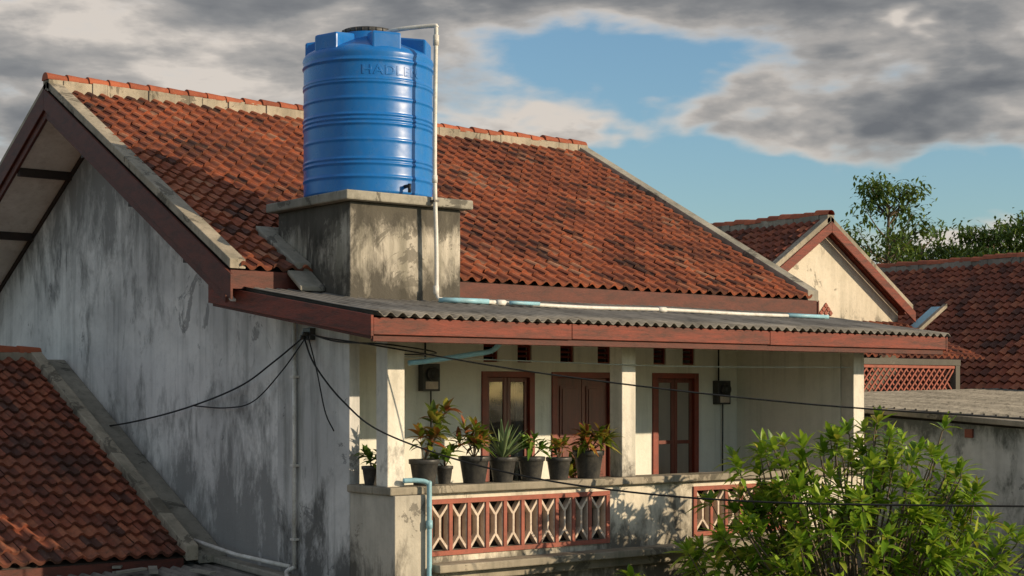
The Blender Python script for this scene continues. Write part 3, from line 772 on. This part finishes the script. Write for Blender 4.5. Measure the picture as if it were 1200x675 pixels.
x,y=at_(1040,70); far_tree(x,y,9.4,2.6,3.8,36,75)
x,y=at_(1080,74); far_tree(x,y,7.6,1.9,2.2,20,80)
x,y=at_(1165,72); far_tree(x,y,7.5,2.4,1.8,22,90)
x,y=at_(1215,70); far_tree(x,y,7.9,2.7,2.4,24,90)
x,y=at_(1125,78); far_tree(x,y,7.2,2.0,1.5,16,80)
lf=MB()
for i in range(260):  # tree ring; unseen part added behind camera to block sky reflections in windows
    a=2*math.pi*(i+random.random())/260
    dd=random.uniform(85,115); cx,cy=math.cos(a)*dd,math.sin(a)*dd
    hh=random.uniform(3.5,6.0)
    for q in range(45):
        u=Vector((random.gauss(0,1),random.gauss(0,1),random.gauss(0,1))).normalized()
        c=Vector((cx,cy,hh-C-1))+Vector((u.x*4,u.y*4,u.z*hh*.9))
        lf.leaf(c,u+Vector((0,0,.3)),1.8,1.3,.3,.2,0,2)
lf.build('treeline_reflection_block',M_far)

# ------------------------------------------------------------------ ground
mb=MB(); n=40; S=900; vs=[];fs=[]
for j in range(n+1):
    for i in range(n+1): vs.append((-S+2*S*i/n,-S+2*S*j/n,-C))
for j in range(n):
    for i in range(n): a=j*(n+1)+i; fs.append((a,a+1,a+n+2,a+n+1))
mb.add(vs,fs); mb.build('ground',paint('ground_earth',(.13,.11,.07),(.06,.075,.03),.95,.35))

# ------------------------------------------------------------------ sun, sky
EL=math.radians(17.5); hx,hy=.54,-.842
s=Vector((hx*math.cos(EL),hy*math.cos(EL),math.sin(EL)))
sun=bpy.data.lights.new('sun','SUN'); sun.energy=5.0; sun.angle=math.radians(.5); sun.color=(1,.80,.55)
so=bpy.data.objects.new('sun',sun); scene.collection.objects.link(so); so.rotation_euler=s.to_track_quat('Z','Y').to_euler(); so.location=(30,-10,25)

w=bpy.data.worlds.new('World'); scene.world=w; w.use_nodes=True; nt=w.node_tree; g=G(nt)
try:
    w.cycles.sampling_method='MANUAL'; w.cycles.sample_map_resolution=512
except Exception: pass
bg=nt.nodes['Background']
sky=g.n('ShaderNodeTexSky'); sky.sky_type='NISHITA'; sky.sun_disc=False; sky.sun_elevation=EL; sky.sun_rotation=math.atan2(hx,hy)
sky.air_density=1.2; sky.dust_density=.6; sky.ozone_density=2.0
tc=g.n('ShaderNodeTexCoord').outputs['Generated']
sp=g.n('ShaderNodeSeparateXYZ'); g.put(sp.inputs[0],tc)
X,Y,Z=sp.outputs
u=g.m('SUBTRACT',math.atan2(DY,DX),g.m('ARCTAN2',Y,X))
v=g.m('DIVIDE',Z,g.m('SQRT',g.m('ADD',g.m('MULTIPLY',X,X),g.m('MULTIPLY',Y,Y))))
cb=g.n('ShaderNodeCombineXYZ'); g.put(cb.inputs[0],u); g.put(cb.inputs[1],g.m('MULTIPLY',v,2.0)); uv=cb.outputs[0]
w1=g.noise(g.map(uv,loc=(3,7,1)),11,3,.6); w2=g.noise(g.map(uv,loc=(13,2,5)),11,3,.6)
uu=g.m('ADD',u,g.m('MULTIPLY',g.m('SUBTRACT',w1,.5),.20)); vv=g.m('ADD',v,g.m('MULTIPLY',g.m('SUBTRACT',w2,.5),.09))
def blob(px,py,sx,sy,wt):
    uc=math.atan((px-600)/1865); vc=(460-py)/1865*math.cos(uc); a=sx/1865; b=sy/1865
    e1=g.m('DIVIDE',g.m('SUBTRACT',uu,uc),a); e2=g.m('DIVIDE',g.m('SUBTRACT',vv,vc),b)
    e=g.m('ADD',g.m('MULTIPLY',e1,e1),g.m('MULTIPLY',e2,e2))
    return g.m('MULTIPLY',g.m('EXPONENT',g.m('MULTIPLY',e,-1)),wt)
def total(bl,start):
    t=start
    for q in bl: t=g.m('ADD',t,blob(*q))
    return t
fb=g.noise(g.map(uv,(1,1.4,1),loc=(1.3,4.1,0)),7,7,.54,.2)
fine=g.noise(g.map(uv,(1,1.3,1),loc=(5.3,1.1,0)),22,5,.58,.2)
dens=g.m('ADD',g.m('MULTIPLY',g.m('SUBTRACT',fb,.5),1.6),g.m('MULTIPLY',g.m('SUBTRACT',fine,.5),.55))
dens=g.m('ADD',dens,g.rng(v,.20,.36,0,.3))
dens=total([(60,50,420,110,.54),(620,-10,450,46,.55),(1080,105,200,62,.90),(850,120,80,30,.30),(330,110,150,50,.3),
            (650,145,140,20,.45),(1160,275,65,34,.60),(25,150,60,60,.4),(1080,10,170,40,.36),
            (740,75,170,32,-.30),(930,225,260,34,-.65),(620,215,220,34,-.45)],dens)
mask=g.rng(dens,-.05,.48,0,1,True)
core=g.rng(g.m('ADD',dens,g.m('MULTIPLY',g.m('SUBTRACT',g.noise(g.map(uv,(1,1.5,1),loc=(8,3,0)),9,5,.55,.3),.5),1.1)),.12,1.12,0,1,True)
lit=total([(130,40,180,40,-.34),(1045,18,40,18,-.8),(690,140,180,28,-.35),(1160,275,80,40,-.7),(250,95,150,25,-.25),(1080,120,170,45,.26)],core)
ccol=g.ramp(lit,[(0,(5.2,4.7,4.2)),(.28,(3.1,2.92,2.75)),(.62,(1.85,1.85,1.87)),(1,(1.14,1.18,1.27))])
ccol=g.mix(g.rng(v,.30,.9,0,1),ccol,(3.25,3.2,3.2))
skyc=g.mix(1.0,sky.outputs[0],(.76,.92,1.04),'MULTIPLY')
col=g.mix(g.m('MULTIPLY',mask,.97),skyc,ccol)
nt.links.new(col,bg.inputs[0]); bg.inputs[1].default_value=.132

# ------------------------------------------------------------------ camera
cam=bpy.data.cameras.new('camera'); co=bpy.data.objects.new('camera',cam); scene.collection.objects.link(co)
co.location=(0,0,C); co.rotation_euler=(math.radians(90),0,math.atan2(DY,DX)-math.pi/2)
cam.sensor_width=36; cam.lens=1865/1200*36; cam.shift_y=(460-337.5)/1200; cam.clip_end=3000; cam.clip_start=.1
scene.camera=co
scene.view_settings.view_transform='Standard'; scene.view_settings.look='None'; scene.view_settings.exposure=0
